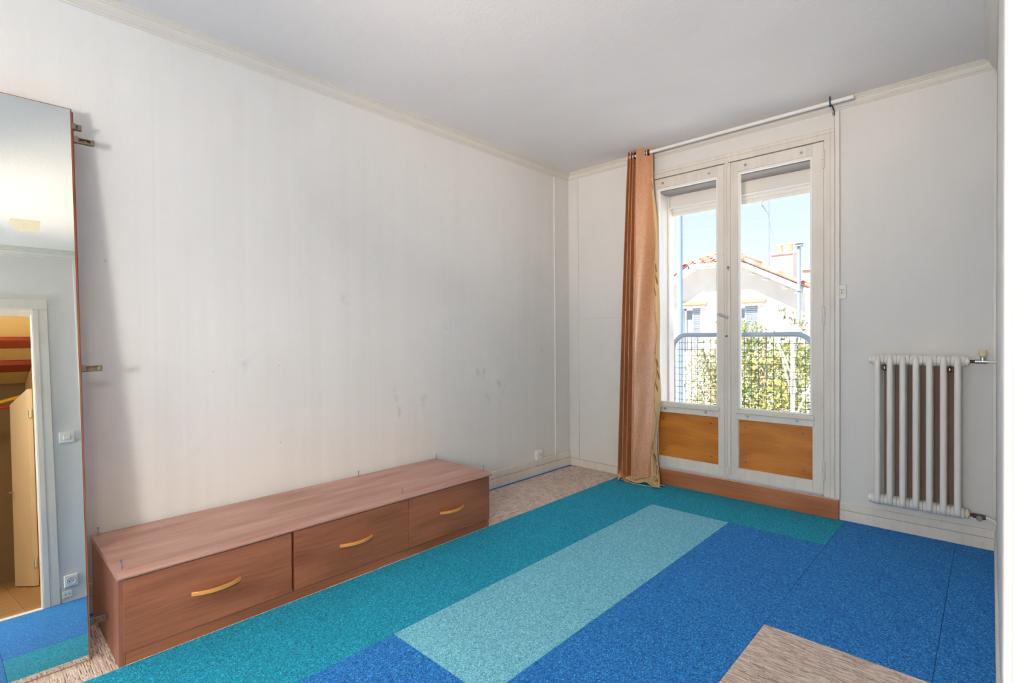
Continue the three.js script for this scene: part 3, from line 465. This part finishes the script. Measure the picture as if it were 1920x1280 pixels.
// ---------------------------------------------------------------- doorway, hall beyond it (seen in the mirror)
struct('trim_8', 'white moulded door casing around the doorway, seen in the mirror', metreUV(merge([
  rspan(W - 0.014, W + 0.002, 0, 2.0365, 3.185, 3.272, 0.004), rspan(W - 0.014, W + 0.002, 0, 2.0365, 4.068, 4.15, 0.004), rspan(W - 0.014, W + 0.002, 2.036, 2.11, 3.185, 4.15, 0.004),
  rspan(W - 0.0165, W - 0.012, 0, 2.03, 3.235, 3.266, 0.002), rspan(W - 0.01, W + 0.15, 0, 2.029, 3.253, 3.27, 0.003), rspan(W - 0.01, W + 0.15, 0, 2.029, 4.07, 4.088, 0.003), rspan(W - 0.01, W + 0.15, 2.03, 2.05, 3.253, 4.088, 0.003)])), M.paint);
{
  const x0 = W + 0.145, x1 = 7.2, zA = 3.075, zB = 5.2;
  const hallWall = std({ map: tiled(wallTex([226, 205, 160], 111, 6), 0.5), roughness: 0.8 }), brown = std({ color: 0x8a765a, roughness: 0.8 }), oak = std({ map: tiled(grainTex(512, 256, [186, 152, 118], [140, 108, 78], { waves: 8, s: 121 }), 1, 3), roughness: 0.5 });
  const red = std({ color: 0x98402a, roughness: 0.6 });
  const f = struct('floor_hall', 'oak plank floor of the hall, seen in the mirror', span(W + 0.05, x1 + 0.1, -0.16, -0.012, zA - 0.1, zB + 0.1), M.subfloor);
  for (let k = 0; k < 16; k++) { const z = zA + k * 0.134; child('plank', metreUV(rspan(W + 0.055, x1, -0.0125, rr(-0.001, 0), z, z + 0.1325, 0.0012), 1, rnd(), rnd(), false), oak, f); }
  struct('wall_hall_side', 'pale hall wall beyond the doorway', metreUV(span(x0, x1, 0, H, zA - 0.1, zA)), hallWall);
  struct('wall_hall_end', 'brown end wall of the hall', metreUV(span(x1, x1 + 0.1, 0, H, zA - 0.1, zB + 0.1)), brown);
  struct('wall_hall_near', 'hall wall opposite the pale one', metreUV(span(x0, x1, 0, H, zB, zB + 0.1)), hallWall);
  struct('ceiling_hall', 'cream hall ceiling', metreUV(span(x0, x1 + 0.1, H, H + 0.1, zA - 0.1, zB + 0.1)), std({ color: 0xecd7a6, roughness: 0.8 }));
  const b1 = mesh('ceiling_beam', rspan(4.98, 5.3, 2.46, 2.499, zA, zB, 0.004), red); b1.userData = { label: 'nearer red ceiling beam in the hall, seen in the mirror', kind: 'structure' };
  const b2 = mesh('ceiling_beam', rspan(5.95, 6.3, 2.44, 2.499, zA, zB, 0.004), red); b2.userData = { label: 'farther red ceiling beam in the hall, seen in the mirror', kind: 'structure' };
  const dr = structGroup('door_2', 'white hall door standing ajar, seen in the mirror', [5.12, 0.008, 3.155]); dr.rotation.y = -0.125;
  child('door_slab', metreUV(rspan(0, 0.83, 0, 1.965, -0.018, 0.018, 0.002)), std({ color: 0xe8dccb, roughness: 0.5 }), dr);
  for (const y of [0.22, 1.7]) child('hinge', merge([cyl(0.011, 0.011, 0.085, 12).translate(-0.012, y, 0.0), rspan(-0.012, 0.03, y - 0.04, y + 0.04, 0.018, 0.021, 0.001)]), M.white, dr);
  child('handle', merge([cyl(0.009, 0.009, 0.05, 12).rotateX(P / 2).translate(0.77, 0.98, 0.04), rbox(0.11, 0.018, 0.014, 0.006, 0.72, 0.98, 0.064)]), M.steel, dr);
  const yp = thing('yellow_pipe', 'yellow conduit slanting across the hall end, seen in the mirror', 'pipe'); child('tube', bar(V(6.22, 2.13, 3.12), V(6.22, 1.95, 3.75), 0.022, 14), std({ color: 0xe2b21c, roughness: 0.4 }), yp); child('clip', rbox(0.06, 0.06, 0.02, 0.006, 6.22, 2.115, 3.17), M.bronze, yp);
  const rp = thing('red_pipe', 'red pipe with steel fitting under the yellow conduit, in the mirror', 'pipe'); child('tube', bar(V(6.2, 2.0, 3.24), V(6.2, 2.0, 3.9), 0.02, 14), std({ color: 0xb8341c, roughness: 0.4 }), rp); child('fitting', bar(V(6.2, 2.0, 3.13), V(6.2, 2.0, 3.24), 0.024, 12), M.steel, rp); child('tap', merge([cyl(0.03, 0.03, 0.06, 16).translate(6.2, 2.04, 3.15), rbox(0.02, 0.12, 0.03, 0.006, 6.2, 1.94, 3.14)]), M.bronze, rp);
}
// added opal ceiling lamp, an unseen fill light for the hall
function addedCeilingLamp(label, x, y, z, power, color) {
  const t = thing('added_ceiling_lamp', label, 'ceiling lamp', [x, y, z]);
  child('mount', cyl(0.09, 0.1, 0.03, 32).translate(0, -0.015, 0), M.white, t);
  const pts = []; for (let k = 0; k <= 16; k++) { const a = (k / 16) * P * 0.86; pts.push(new THREE.Vector2(Math.max(0.0001, Math.sin(a) * 0.2), -Math.cos(a) * 0.12)); }
  child('glass_bulb', new THREE.LatheGeometry(pts, 40).translate(0, -0.135, 0), new THREE.MeshStandardMaterial({ color: 0xffffff, emissive: color, emissiveIntensity: 1.1, roughness: 0.4 }), t);
  const l = new THREE.PointLight(color, power, 0, 2); l.position.set(0, -0.14, 0); l.castShadow = true; l.shadow.radius = 8; l.shadow.mapSize.set(1024, 1024); t.add(l);
}
{
  const t = thing('added_floor_lamp', 'added fill light with an opal globe on a pole, unseen behind the viewpoint', 'added fill lamp', [2.42, 0.001, 4.75]);  // added to brighten the room, stands out of view
  child('base', new THREE.LatheGeometry([[0.0001, 0], [0.15, 0], [0.15, 0.012], [0.13, 0.02], [0.02, 0.028], [0.0001, 0.03]].map(([r, y]) => new THREE.Vector2(r, y)), 40), M.bronze, t);
  child('pole', cyl(0.011, 0.011, 1.02, 16).translate(0, 0.53, 0), M.bronze, t);
  child('glass_bulb', new THREE.SphereGeometry(0.19, 40, 28).translate(0, 1.2, 0), new THREE.MeshStandardMaterial({ color: 0xffffff, emissive: 0xfffaf1, emissiveIntensity: 1.1, roughness: 0.4 }), t);
  const l = new THREE.PointLight(0xfffaf1, FILL_LAMP, 0, 2); l.position.set(0, 1.2, 0); l.castShadow = true; l.shadow.radius = 8; l.shadow.mapSize.set(1024, 1024); t.add(l);
  // added fill uplight head on the same pole, turned up towards the ceiling
  const head = V(-0.1, 1.5, -0.08), aim = V(1.5 - 2.42, H, 2.05 - 4.75), d = aim.clone().sub(head).normalize(), q = new THREE.Quaternion().setFromUnitVectors(V(0, 1, 0), d);
  child('arm', merge([bar(V(0, 1.38, 0), V(0, 1.46, 0), 0.009, 12), bar(V(0, 1.46, 0), head, 0.008, 12)]), M.bronze, t);
  const sh = child('reflector_shade', new THREE.LatheGeometry([[0.02, -0.02], [0.05, 0], [0.09, 0.09], [0.095, 0.1], [0.088, 0.1], [0.045, 0.008], [0.0001, 0.004]].map(([r, y]) => new THREE.Vector2(r, y)), 36), M.white, t); sh.position.copy(head); sh.quaternion.copy(q);
  const disc = child('glass_bulb', cyl(0.06, 0.06, 0.006, 32), new THREE.MeshStandardMaterial({ color: 0xffffff, emissive: 0xffe9d6, emissiveIntensity: 1.1 }), t); disc.position.copy(head).addScaledVector(d, 0.06); disc.quaternion.copy(q);
  const u = new THREE.SpotLight(0xffe6d0, FILL_UPLIGHT, 0, 0.52, 1, 2); u.position.copy(head).addScaledVector(d, 0.1); u.target.position.copy(aim); u.castShadow = true; u.shadow.radius = 4; u.shadow.mapSize.set(1024, 1024); t.add(u, u.target);
}
addedCeilingLamp('added opal glass ceiling lamp brightening the hall, out of view', 4.3, H, 4.3, HALL_FILL, 0xffeed6);

// ---------------------------------------------------------------- outside: reveal, shutter box, guard rail
struct('trim_9', 'white outer reveal of the balcony opening', metreUV(merge([rspan(0.77, 0.815, 0, 2.3, -WT, -0.06, 0.004), rspan(0.815, 0.828, 0, 2.2, -WT, -0.2, 0.003), rspan(1.9, 1.936, 0, 2.3, -WT, -0.06, 0.004)])), M.white);
struct('trim_11', 'soffit over the balcony opening, coloured grey for its shade', metreUV(rspan(0.8155, 1.8995, 2.2, 2.3, -WT + 0.062, -0.062, 0.004)), std({ color: 0x8f8a84, roughness: 0.8 }));  // shade under the lintel is put into this grey
struct('trim_10', 'outer stone sill of the balcony opening', metreUV(rspan(0.6, 2.1, -0.1, 0.1, -WT - 0.04, -0.05, 0.008)), M.render);
{
  const t = thing('shutter_box', 'white roller shutter box at the top of the balcony opening', 'shutter box');
  child('box_face', rspan(0.815, 1.9, 2.112, 2.3, -WT - 0.01, -0.225, 0.004), M.white, t);
  child('lip', rspan(0.815, 1.9, 2.104, 2.114, -WT - 0.005, -0.215, 0.003), M.bead, t);
  for (let k = 0; k < 2; k++) child('slat', rspan(0.828, 1.9, 2.05 + k * 0.028, 2.077 + k * 0.028, -0.268, -0.258, 0.004), M.white, t);
}
{
  const t = thing('guard_rail', 'grey tubular guard rail with square wire mesh outside the balcony doors', 'railing');
  const xl = 0.8, xr = 1.8, yt = 1.113, zr = -0.33, r = 0.11, pts = [V(xl, 0.02, zr)];
  for (let k = 0; k <= 6; k++) pts.push(V(xl, lerp(0.1, yt - r, k / 6), zr));
  for (let k = 1; k <= 6; k++) { const a = (k / 6) * P / 2; pts.push(V(xl + r - Math.cos(a) * r, yt - r + Math.sin(a) * r, zr)); }
  for (let k = 1; k < 8; k++) pts.push(V(lerp(xl + r, xr - r, k / 8), yt, zr));
  for (let k = 0; k <= 6; k++) { const a = P / 2 - (k / 6) * P / 2; pts.push(V(xr - r + Math.cos(a) * r, yt - r + Math.sin(a) * r, zr)); }
  for (let k = 5; k >= 0; k--) pts.push(V(xr, lerp(0.1, yt - r, k / 6), zr));
  pts.push(V(xr, 0.02, zr));
  child('tube_frame', tube(pts, 0.018, 160, 14), M.galvanised, t);
  child('tube_frame', bar(V(xl, 0.1, zr), V(xr, 0.1, zr), 0.012, 12), M.galvanised, t);
  for (let k = 1; k < 20; k++) { const x = xl + k * 0.05, e = Math.min(x - xl, xr - x), top = e < r ? yt - r + Math.sqrt(Math.max(0, r * r - (r - e) ** 2)) : yt; child('wire', bar(V(x, 0.1, zr), V(x, top, zr), 0.002, 6), M.wire, t); }
  for (let k = 1; k < 20; k++) { const y = yt - k * 0.05 - 0.012; let cut = 0; if (yt - y < r) cut = r - Math.sqrt(Math.max(0, r * r - (r - (yt - y)) ** 2)); child('wire', bar(V(xl + cut, y, zr + 0.004), V(xr - cut, y, zr + 0.004), 0.002, 6), M.wire, t); }
  for (const [a, b] of [[0.80, 0.80], [1.8, 1.92]]) for (const y of [1.0, 0.3]) child('bracket', rspan(Math.min(a, b) - 0.014, Math.max(a, b) + 0.014, y - 0.015, y + 0.015, -0.33, a === 0.8 ? -0.1 : -0.27, 0.004), M.galvanised, t);
}
// ---------------------------------------------------------------- outside: garden, house, trees
const GY = -3.3;
struct('ground', 'pale paved yard and garden ground outside', metreUV(span(-70, 70, GY - 0.2, GY, -90, -WT), 0.2), std({ color: 0xdde0e3, roughness: 1 }));
struct('facade', 'lower part of the building below the room', metreUV(span(-6, 8, GY, -0.15, -WT, D)), M.render);
{
  const t = thing('post', 'pale blue-grey steel post standing in the yard, left pane', 'post', [-1.313, GY, -5]);
  child('pole', cyl(0.048, 0.048, 8.4, 18).translate(0, 4.2, 0), std({ color: 0x748ca6, roughness: 0.5 }), t);
  child('base_plate', rbox(0.2, 0.02, 0.2, 0.004, 0, 0.01, 0), M.galvanised, t); child('cap', new THREE.SphereGeometry(0.049, 16, 8).translate(0, 8.4, 0), M.galvanised, t);
}
const roofTone = [[0.50, 0.185, 0.13], [0.54, 0.22, 0.16], [0.42, 0.14, 0.10]].map((c) => std({ color: new THREE.Color().setRGB(...c), roughness: 0.9 }));
const tileGeo = (len, w) => { const a = []; for (let k = 0; k <= 6; k++) { const q = (k / 6) * P; a.push([-Math.cos(q) * w / 2, Math.sin(q) * w * 0.3]); } const b = a.map(([x, y]) => [x * 0.86, y - 0.02]).reverse(); return extrude([...a, ...b], len).translate(0, 0, -len / 2); };
{
  const t = thing('house', 'white gabled house with a clipped orange tile roof across the yard', 'house');
  const zf = -12, xl = -5.5, xr = -1.0, zb = -15.6, cx = -3.34;
  // gable wall with window openings
  const win = [[-4.47, -3.9, 0.6, 1.96], [-2.98, -2.22, 0.6, 1.96]];
  child('wall', metreUV(merge([extrude([[xl, GY], [xr, GY], [xr, 2.36], [-2.7, 3.25], [-4.0, 3.25], [xl, 2.42]], 0.3, 0, win.map(([a, b, c, d]) => rect(a, b, c, d))).translate(0, 0, zf - 0.3), span(xl, xl + 0.3, GY, 2.4, zb, zf - 0.3), span(xr - 0.3, xr, GY, 2.3, zb, zf - 0.3)])), M.render, t);
  // roof slabs
  const slab = (x0, y0, x1, y1, z0, z1, th) => { const a = Math.atan2(y1 - y0, x1 - x0), L = Math.hypot(x1 - x0, y1 - y0); return box(L, th, z1 - z0).rotateZ(a).translate((x0 + x1) / 2, (y0 + y1) / 2, (z0 + z1) / 2); };
  const ze = zf + 0.5, ridge = 3.72;
  child('soffit', metreUV(merge([slab(-2.62, 3.22, -0.78, 2.26, zb, ze, 0.07), slab(-5.6, 2.26, -4.02, 3.18, zb, ze, 0.07), span(-4.1, -2.55, 3.16, 3.24, zf - 0.2, ze)])), M.render, t);
  child('roof', merge([slab(-3.4, 3.66, -0.78, 2.33, zb, ze - 0.9, 0.06), slab(-5.6, 2.33, -3.2, 3.66, zb, ze - 0.9, 0.06)]), roofTone[0], t);
  for (let side = 0; side < 2; side++) for (let row = 0; row < 3; row++) for (let k = 0; k < 9; k++) { // barrel tiles stepping down the verge
    const s = (k + 0.5) / 9, x = side ? lerp(-4.06, -5.62, s) : lerp(-2.6, -0.8, s), y = (side ? lerp(3.25, 2.33, s) : lerp(3.29, 2.35, s)) + 0.02 - k % 2 * 0.004;
    const q = child('roof_tile', tileGeo(0.27, 0.27), roofTone[(k + row * 2 + side) % 3], t); q.position.set(x, y, ze - 0.13 - row * 0.27); q.rotation.order = 'ZYX'; q.rotation.set(0, P / 2, (side ? 0.53 : -0.48));
  }
  for (let row = 0; row < 5; row++) { const s = row / 5, n = 6 - row, y = lerp(3.27, ridge, s), z = lerp(ze - 0.08, ze - 1.3, s); for (let k = 0; k < n; k++) { const half = lerp(0.78, 0.1, s), q = child('roof_tile', tileGeo(0.32, 0.27), roofTone[(k + row) % 3], t); q.position.set(cx + (n > 1 ? lerp(-half, half, k / (n - 1)) : 0), y, z); q.rotation.x = 0.35; } }
  child('fascia', merge([slab(-2.62, 3.17, -0.78, 2.2, ze, ze + 0.03, 0.1), slab(-5.6, 2.2, -4.02, 3.17, ze, ze + 0.03, 0.1), span(-4.06, -2.58, 3.13, 3.22, ze, ze + 0.03)]), M.render, t);
  child('gutter', merge([tube([V(-4.0, 3.2, ze + 0.06), V(-3.3, 3.2, ze + 0.06), V(-2.62, 3.2, ze + 0.06)], 0.045, 10, 10), bar(V(-0.78, 2.27, ze + 0.05), V(-0.78, 2.27, zb), 0.06, 12)]), std({ color: 0xb6bcc2, roughness: 0.5 }), t);
  child('rafter_end', merge([-2.3, -1.95, -1.45, -1.15].map((x) => rbox(0.1, 0.1, 0.4, 0.02, x, lerp(3.17, 2.2, (x + 2.62) / 1.84) - 0.12, zf + 0.2))), M.render, t);
  const lint = std({ color: 0xb97a62, roughness: 0.9 }), shut = std({ color: 0x8a97aa, roughness: 0.7 }), dark = std({ color: 0x77818f, roughness: 0.3 });  // shutter and pane greys darkened to carry the recess shade
  win.forEach(([a, b, c, d]) => {
    child('lintel', span(a - 0.18, b + 0.22, d + 0.1, d + 0.18, zf - 0.05, zf + 0.05), lint, t);
    child('ledge', span(a - 0.1, b + 0.16, d + 0.02, d + 0.06, zf - 0.05, zf + 0.09), M.render, t);
    const f = child('window', merge([span(a, a + 0.05, c, d, zf - 0.24, zf - 0.16), span(b - 0.05, b, c, d, zf - 0.24, zf - 0.16), span((a + b) / 2 - 0.03, (a + b) / 2 + 0.03, c, d, zf - 0.24, zf - 0.16), span(a, b, d - 0.06, d, zf - 0.24, zf - 0.16)]), M.bead, t);
    child('pane', span(a + 0.04, b - 0.04, c, d - 0.04, zf - 0.215, zf - 0.205), dark, f);
    const slats = []; for (let y = c + 0.04; y < d - 0.05; y += 0.055) slats.push(box((b - a) * 0.5 - 0.06, 0.045, 0.012).rotateX(0.5).translate(b - (b - a) * 0.25, y, zf - 0.1)); slats.push(span(b - (b - a) * 0.5, b - (b - a) * 0.5 + 0.04, c, d, zf - 0.12, zf - 0.08), span(b - 0.04, b, c, d, zf - 0.12, zf - 0.08));
    child('shutter', merge(slats), shut, t);
  });
  // chimney with cap and two pots
  const ch = child('chimney', metreUV(merge([span(-2.29, -1.69, 2.6, 3.56, -13.9, -13.5)])), M.render, t);
  child('chimney_cap', rspan(-2.34, -1.64, 3.56, 3.63, -13.95, -13.45, 0.01), M.render, ch);
  const pot = std({ color: 0xc79c66, roughness: 0.8 }), pg = new THREE.LatheGeometry([[0.07, 0], [0.085, 0.01], [0.075, 0.05], [0.068, 0.2], [0.085, 0.22], [0.085, 0.25], [0.06, 0.25], [0.055, 0.05]].map(([r, y]) => new THREE.Vector2(r, y)), 18);
  for (const x of [-2.1, -1.82]) child('chimney_pot', pg.clone().translate(x, 3.63, -13.7), pot, ch);
}
{
  const t = thing('flue_pipe', 'tall grey metal flue rising past the right eave of the house', 'flue pipe', [-1.0, 0, -11.36]);
  const m = new THREE.MeshStandardMaterial({ color: 0x7c8c9e, roughness: 0.45, metalness: 0.3 });
  child('pipe', cyl(0.043, 0.043, 6.7, 20).translate(0, 0.06, 0), m, t);
  child('collar', merge([cyl(0.07, 0.07, 0.05, 20).translate(0, 2.28, 0), cyl(0.066, 0.066, 0.04, 20).translate(0, 1.2, 0)]), m, t);
  child('cowl', merge([cyl(0.1, 0.1, 0.03, 20).translate(0, 3.43, 0), cyl(0.05, 0.12, 0.05, 20).translate(0, 3.51, 0), ...[0, 1, 2].map((k) => bar(V(Math.cos(k * 2.1) * 0.08, 3.43, Math.sin(k * 2.1) * 0.08), V(Math.cos(k * 2.1) * 0.08, 3.5, Math.sin(k * 2.1) * 0.08), 0.008, 6))]), m, t);
}
{
  const t = thing('roof_aerial', 'thin rooftop television aerial left of the chimney', 'aerial', [-2.36, 2.75, -13.5]);
  const m = std({ color: 0x6c737d, roughness: 0.5 });
  child('mast', bar(V(0, 0, 0), V(0, 2.6, 0), 0.011, 8), m, t); child('boom', bar(V(0.02, 2.05, 0), V(-0.22, 2.45, 0), 0.012, 8), m, t);
  for (let k = 0; k < 5; k++) child('element', bar(V(-0.04 * k - 0.02, 2.1 + 0.075 * k, -0.16), V(-0.04 * k - 0.02, 2.1 + 0.075 * k, 0.16), 0.006, 6), m, t);
  child('reflector', tube([V(-0.12, 2.55, 0), V(-0.2, 2.5, 0), V(-0.22, 2.42, 0), V(-0.18, 2.34, 0)], 0.012, 16, 8), m, t);
  child('stay', bar(V(0, 1.9, 0), V(0.3, 0.5, -0.1), 0.004, 5), m, t);
}
{
  const t = thing('neighbour_house', 'white neighbouring house behind the flue, far right of the panes', 'house');
  child('wall', metreUV(merge([extrude(rect(-2.03, 6, GY, 3.305), 0.3, 0, [rect(-1.8, -0.2, 0.4, 2.05)]).translate(0, 0, -16.3), span(-2.03, -1.73, GY, 3.305, -20, -16.3)])), M.render, t);
  child('coping', rspan(-2.1, 6.05, 3.305, 3.39, -16.4, -15.92, 0.01), M.render, t);
  child('lintel', span(-1.93, 0.1, 2.325, 2.44, -16.05, -15.92), std({ color: 0xa23a34, roughness: 0.9 }), t);
  child('awning', span(-1.93, 0.1, 2.1, 2.2, -16.05, -15.8), std({ color: 0x53657a, roughness: 0.7 }), t);
  const f = child('window', merge([span(-1.8, -1.72, 0.4, 2.05, -16.2, -16.1), span(-1.2, -1.12, 0.4, 2.05, -16.2, -16.1)]), std({ color: 0x6c7b90, roughness: 0.6 }), t);
  child('pane', span(-1.76, -0.2, 0.4, 2.05, -16.18, -16.16), std({ color: 0x8a96a4, roughness: 0.3 }), f);
  child('vent_cap', merge([cyl(0.06, 0.06, 0.12, 14).translate(-1.77, 3.46, -16.2), cyl(0.1, 0.1, 0.03, 14).translate(-1.77, 3.55, -16.2)]), M.galvanised, t);
}
[5.6, 5.0, 4.56, 4.15].forEach((y, k) => { const m = mesh('power_line', tube([V(-26, y + 0.05, -15), V(-14, y - 0.06, -15), V(-2, y - 0.03, -15), V(10, y - 0.07, -15), V(26, y + 0.05, -15)], 0.007, 60, 6), std({ color: 0x7a858f, roughness: 0.6 })); m.userData = { label: ['topmost faint power line crossing the sky', 'second faint power line from the top', 'third faint power line from the top', 'lowest faint power line just above the roof'][k], category: 'power line', group: 'power lines across the sky' }; });

// trees: bark trunks and instanced leaves
const bark = std({ color: 0x9a8f80, roughness: 0.9 }), paleBark = std({ color: 0xd8d2c8, roughness: 0.9 });
const leafGeo = (() => { const g = new THREE.BufferGeometry(); g.setAttribute('position', new THREE.BufferAttribute(new Float32Array([0, -0.5, 0, 0.26, 0, 0.05, 0, 0.5, 0, -0.26, 0, 0.05]), 3)); g.setIndex([0, 1, 2, 0, 2, 3]); g.computeVertexNormals(); return g; })();
const leafMat = new THREE.MeshPhysicalMaterial({ color: 0xffffff, roughness: 0.9, transmission: 0.35, thickness: 0, side: THREE.DoubleSide });
function foliage(parent, blobs, n, size, tones) {
  const m = new THREE.InstancedMesh(leafGeo, leafMat, n), o = new THREE.Object3D(), c = new THREE.Color(); m.name = 'foliage'; m.userData.kind = 'stuff'; m.castShadow = m.receiveShadow = true;
  const vol = blobs.map((b) => b[3] * b[4] * b[5]), tot = vol.reduce((a, b) => a + b, 0);
  for (let i = 0; i < n; i++) {
    let k = rnd() * tot, j = 0; while (k > vol[j] && j < blobs.length - 1) k -= vol[j++];
    const b = blobs[j], d = V(rr(-1, 1), rr(-1, 1), rr(-1, 1)).normalize().multiplyScalar(Math.pow(rnd(), 0.45));
    o.position.set(b[0] + d.x * b[3], b[1] + d.y * b[4], b[2] + d.z * b[5]); o.rotation.set(rr(-1.4, 1.4), rnd() * 7, rr(-1.4, 1.4)); o.scale.setScalar(size * rr(0.6, 1.4)); o.updateMatrix(); m.setMatrixAt(i, o.matrix);
    const q = tones[Math.floor(rnd() * tones.length)], f = rr(0.5, 0.9); m.setColorAt(i, c.setRGB(q[0] * f, q[1] * f, q[2] * f));
  }
  parent.add(m);
}
function tree(label, x, z, trunkTop, r, blobs, n, size, tones, m = bark) {
  const t = thing('tree', label, 'tree', [x, GY, z]);
  child('trunk', new THREE.CylinderGeometry(r * 0.6, r, trunkTop - GY, 12, 6).translate(0, (trunkTop - GY) / 2, 0), m, t);
  const h = trunkTop - GY; for (let k = 0; k < 4; k++) { const a = k * 1.7 + x; child('branch', tube([V(0, h * (0.62 + 0.08 * k), 0), V(Math.cos(a) * 0.2, h * (0.72 + 0.08 * k), Math.sin(a) * 0.2), V(Math.cos(a) * 0.45, h * (0.84 + 0.07 * k), Math.sin(a) * 0.45)], r * 0.3, 12, 7), m, t); }
  foliage(t, blobs.map(([a, b, c, d, e, f]) => [a, b - GY, c, d, e, f]), n, size, tones); return t;
}
const yg = [[0.50, 0.52, 0.10], [0.40, 0.50, 0.12], [0.62, 0.58, 0.16], [0.30, 0.42, 0.12], [0.68, 0.56, 0.14], [0.22, 0.36, 0.14]];
const pg = [[0.45, 0.5, 0.25], [0.32, 0.42, 0.2], [0.58, 0.58, 0.34], [0.5, 0.46, 0.2]];
tree('dense yellow-green tree behind the mesh of the right pane', -0.55, -7, 0.9, 0.09, [[0, 0.35, 0, 0.95, 0.85, 0.7], [0.1, -0.9, 0, 1.1, 1.0, 0.8], [-0.3, 1.1, 0, 0.45, 0.35, 0.4], [0.65, 0.6, 0.1, 0.42, 0.5, 0.4]], 9000, 0.085, yg);
tree('looser pale green tree behind the mesh of the left pane', -1.75, -7.6, 0.8, 0.07, [[0.0, 0.2, 0, 0.72, 0.9, 0.5], [0.0, -0.9, 0, 0.9, 0.8, 0.6], [0.3, 1.15, 0, 0.34, 0.4, 0.3]], 4200, 0.08, pg);
tree('slim young tree with a pale bare trunk, right pane', 0.12, -6.4, 1.35, 0.05, [[0, 1.35, 0, 0.1, 0.18, 0.1], [0.16, 1.3, 0, 0.1, 0.2, 0.1], [-0.2, 1.5, 0, 0.12, 0.14, 0.08]], 90, 0.09, [[0.35, 0.36, 0.2], [0.5, 0.46, 0.36], [0.24, 0.26, 0.18]], paleBark);

renderer.render(scene, camera);
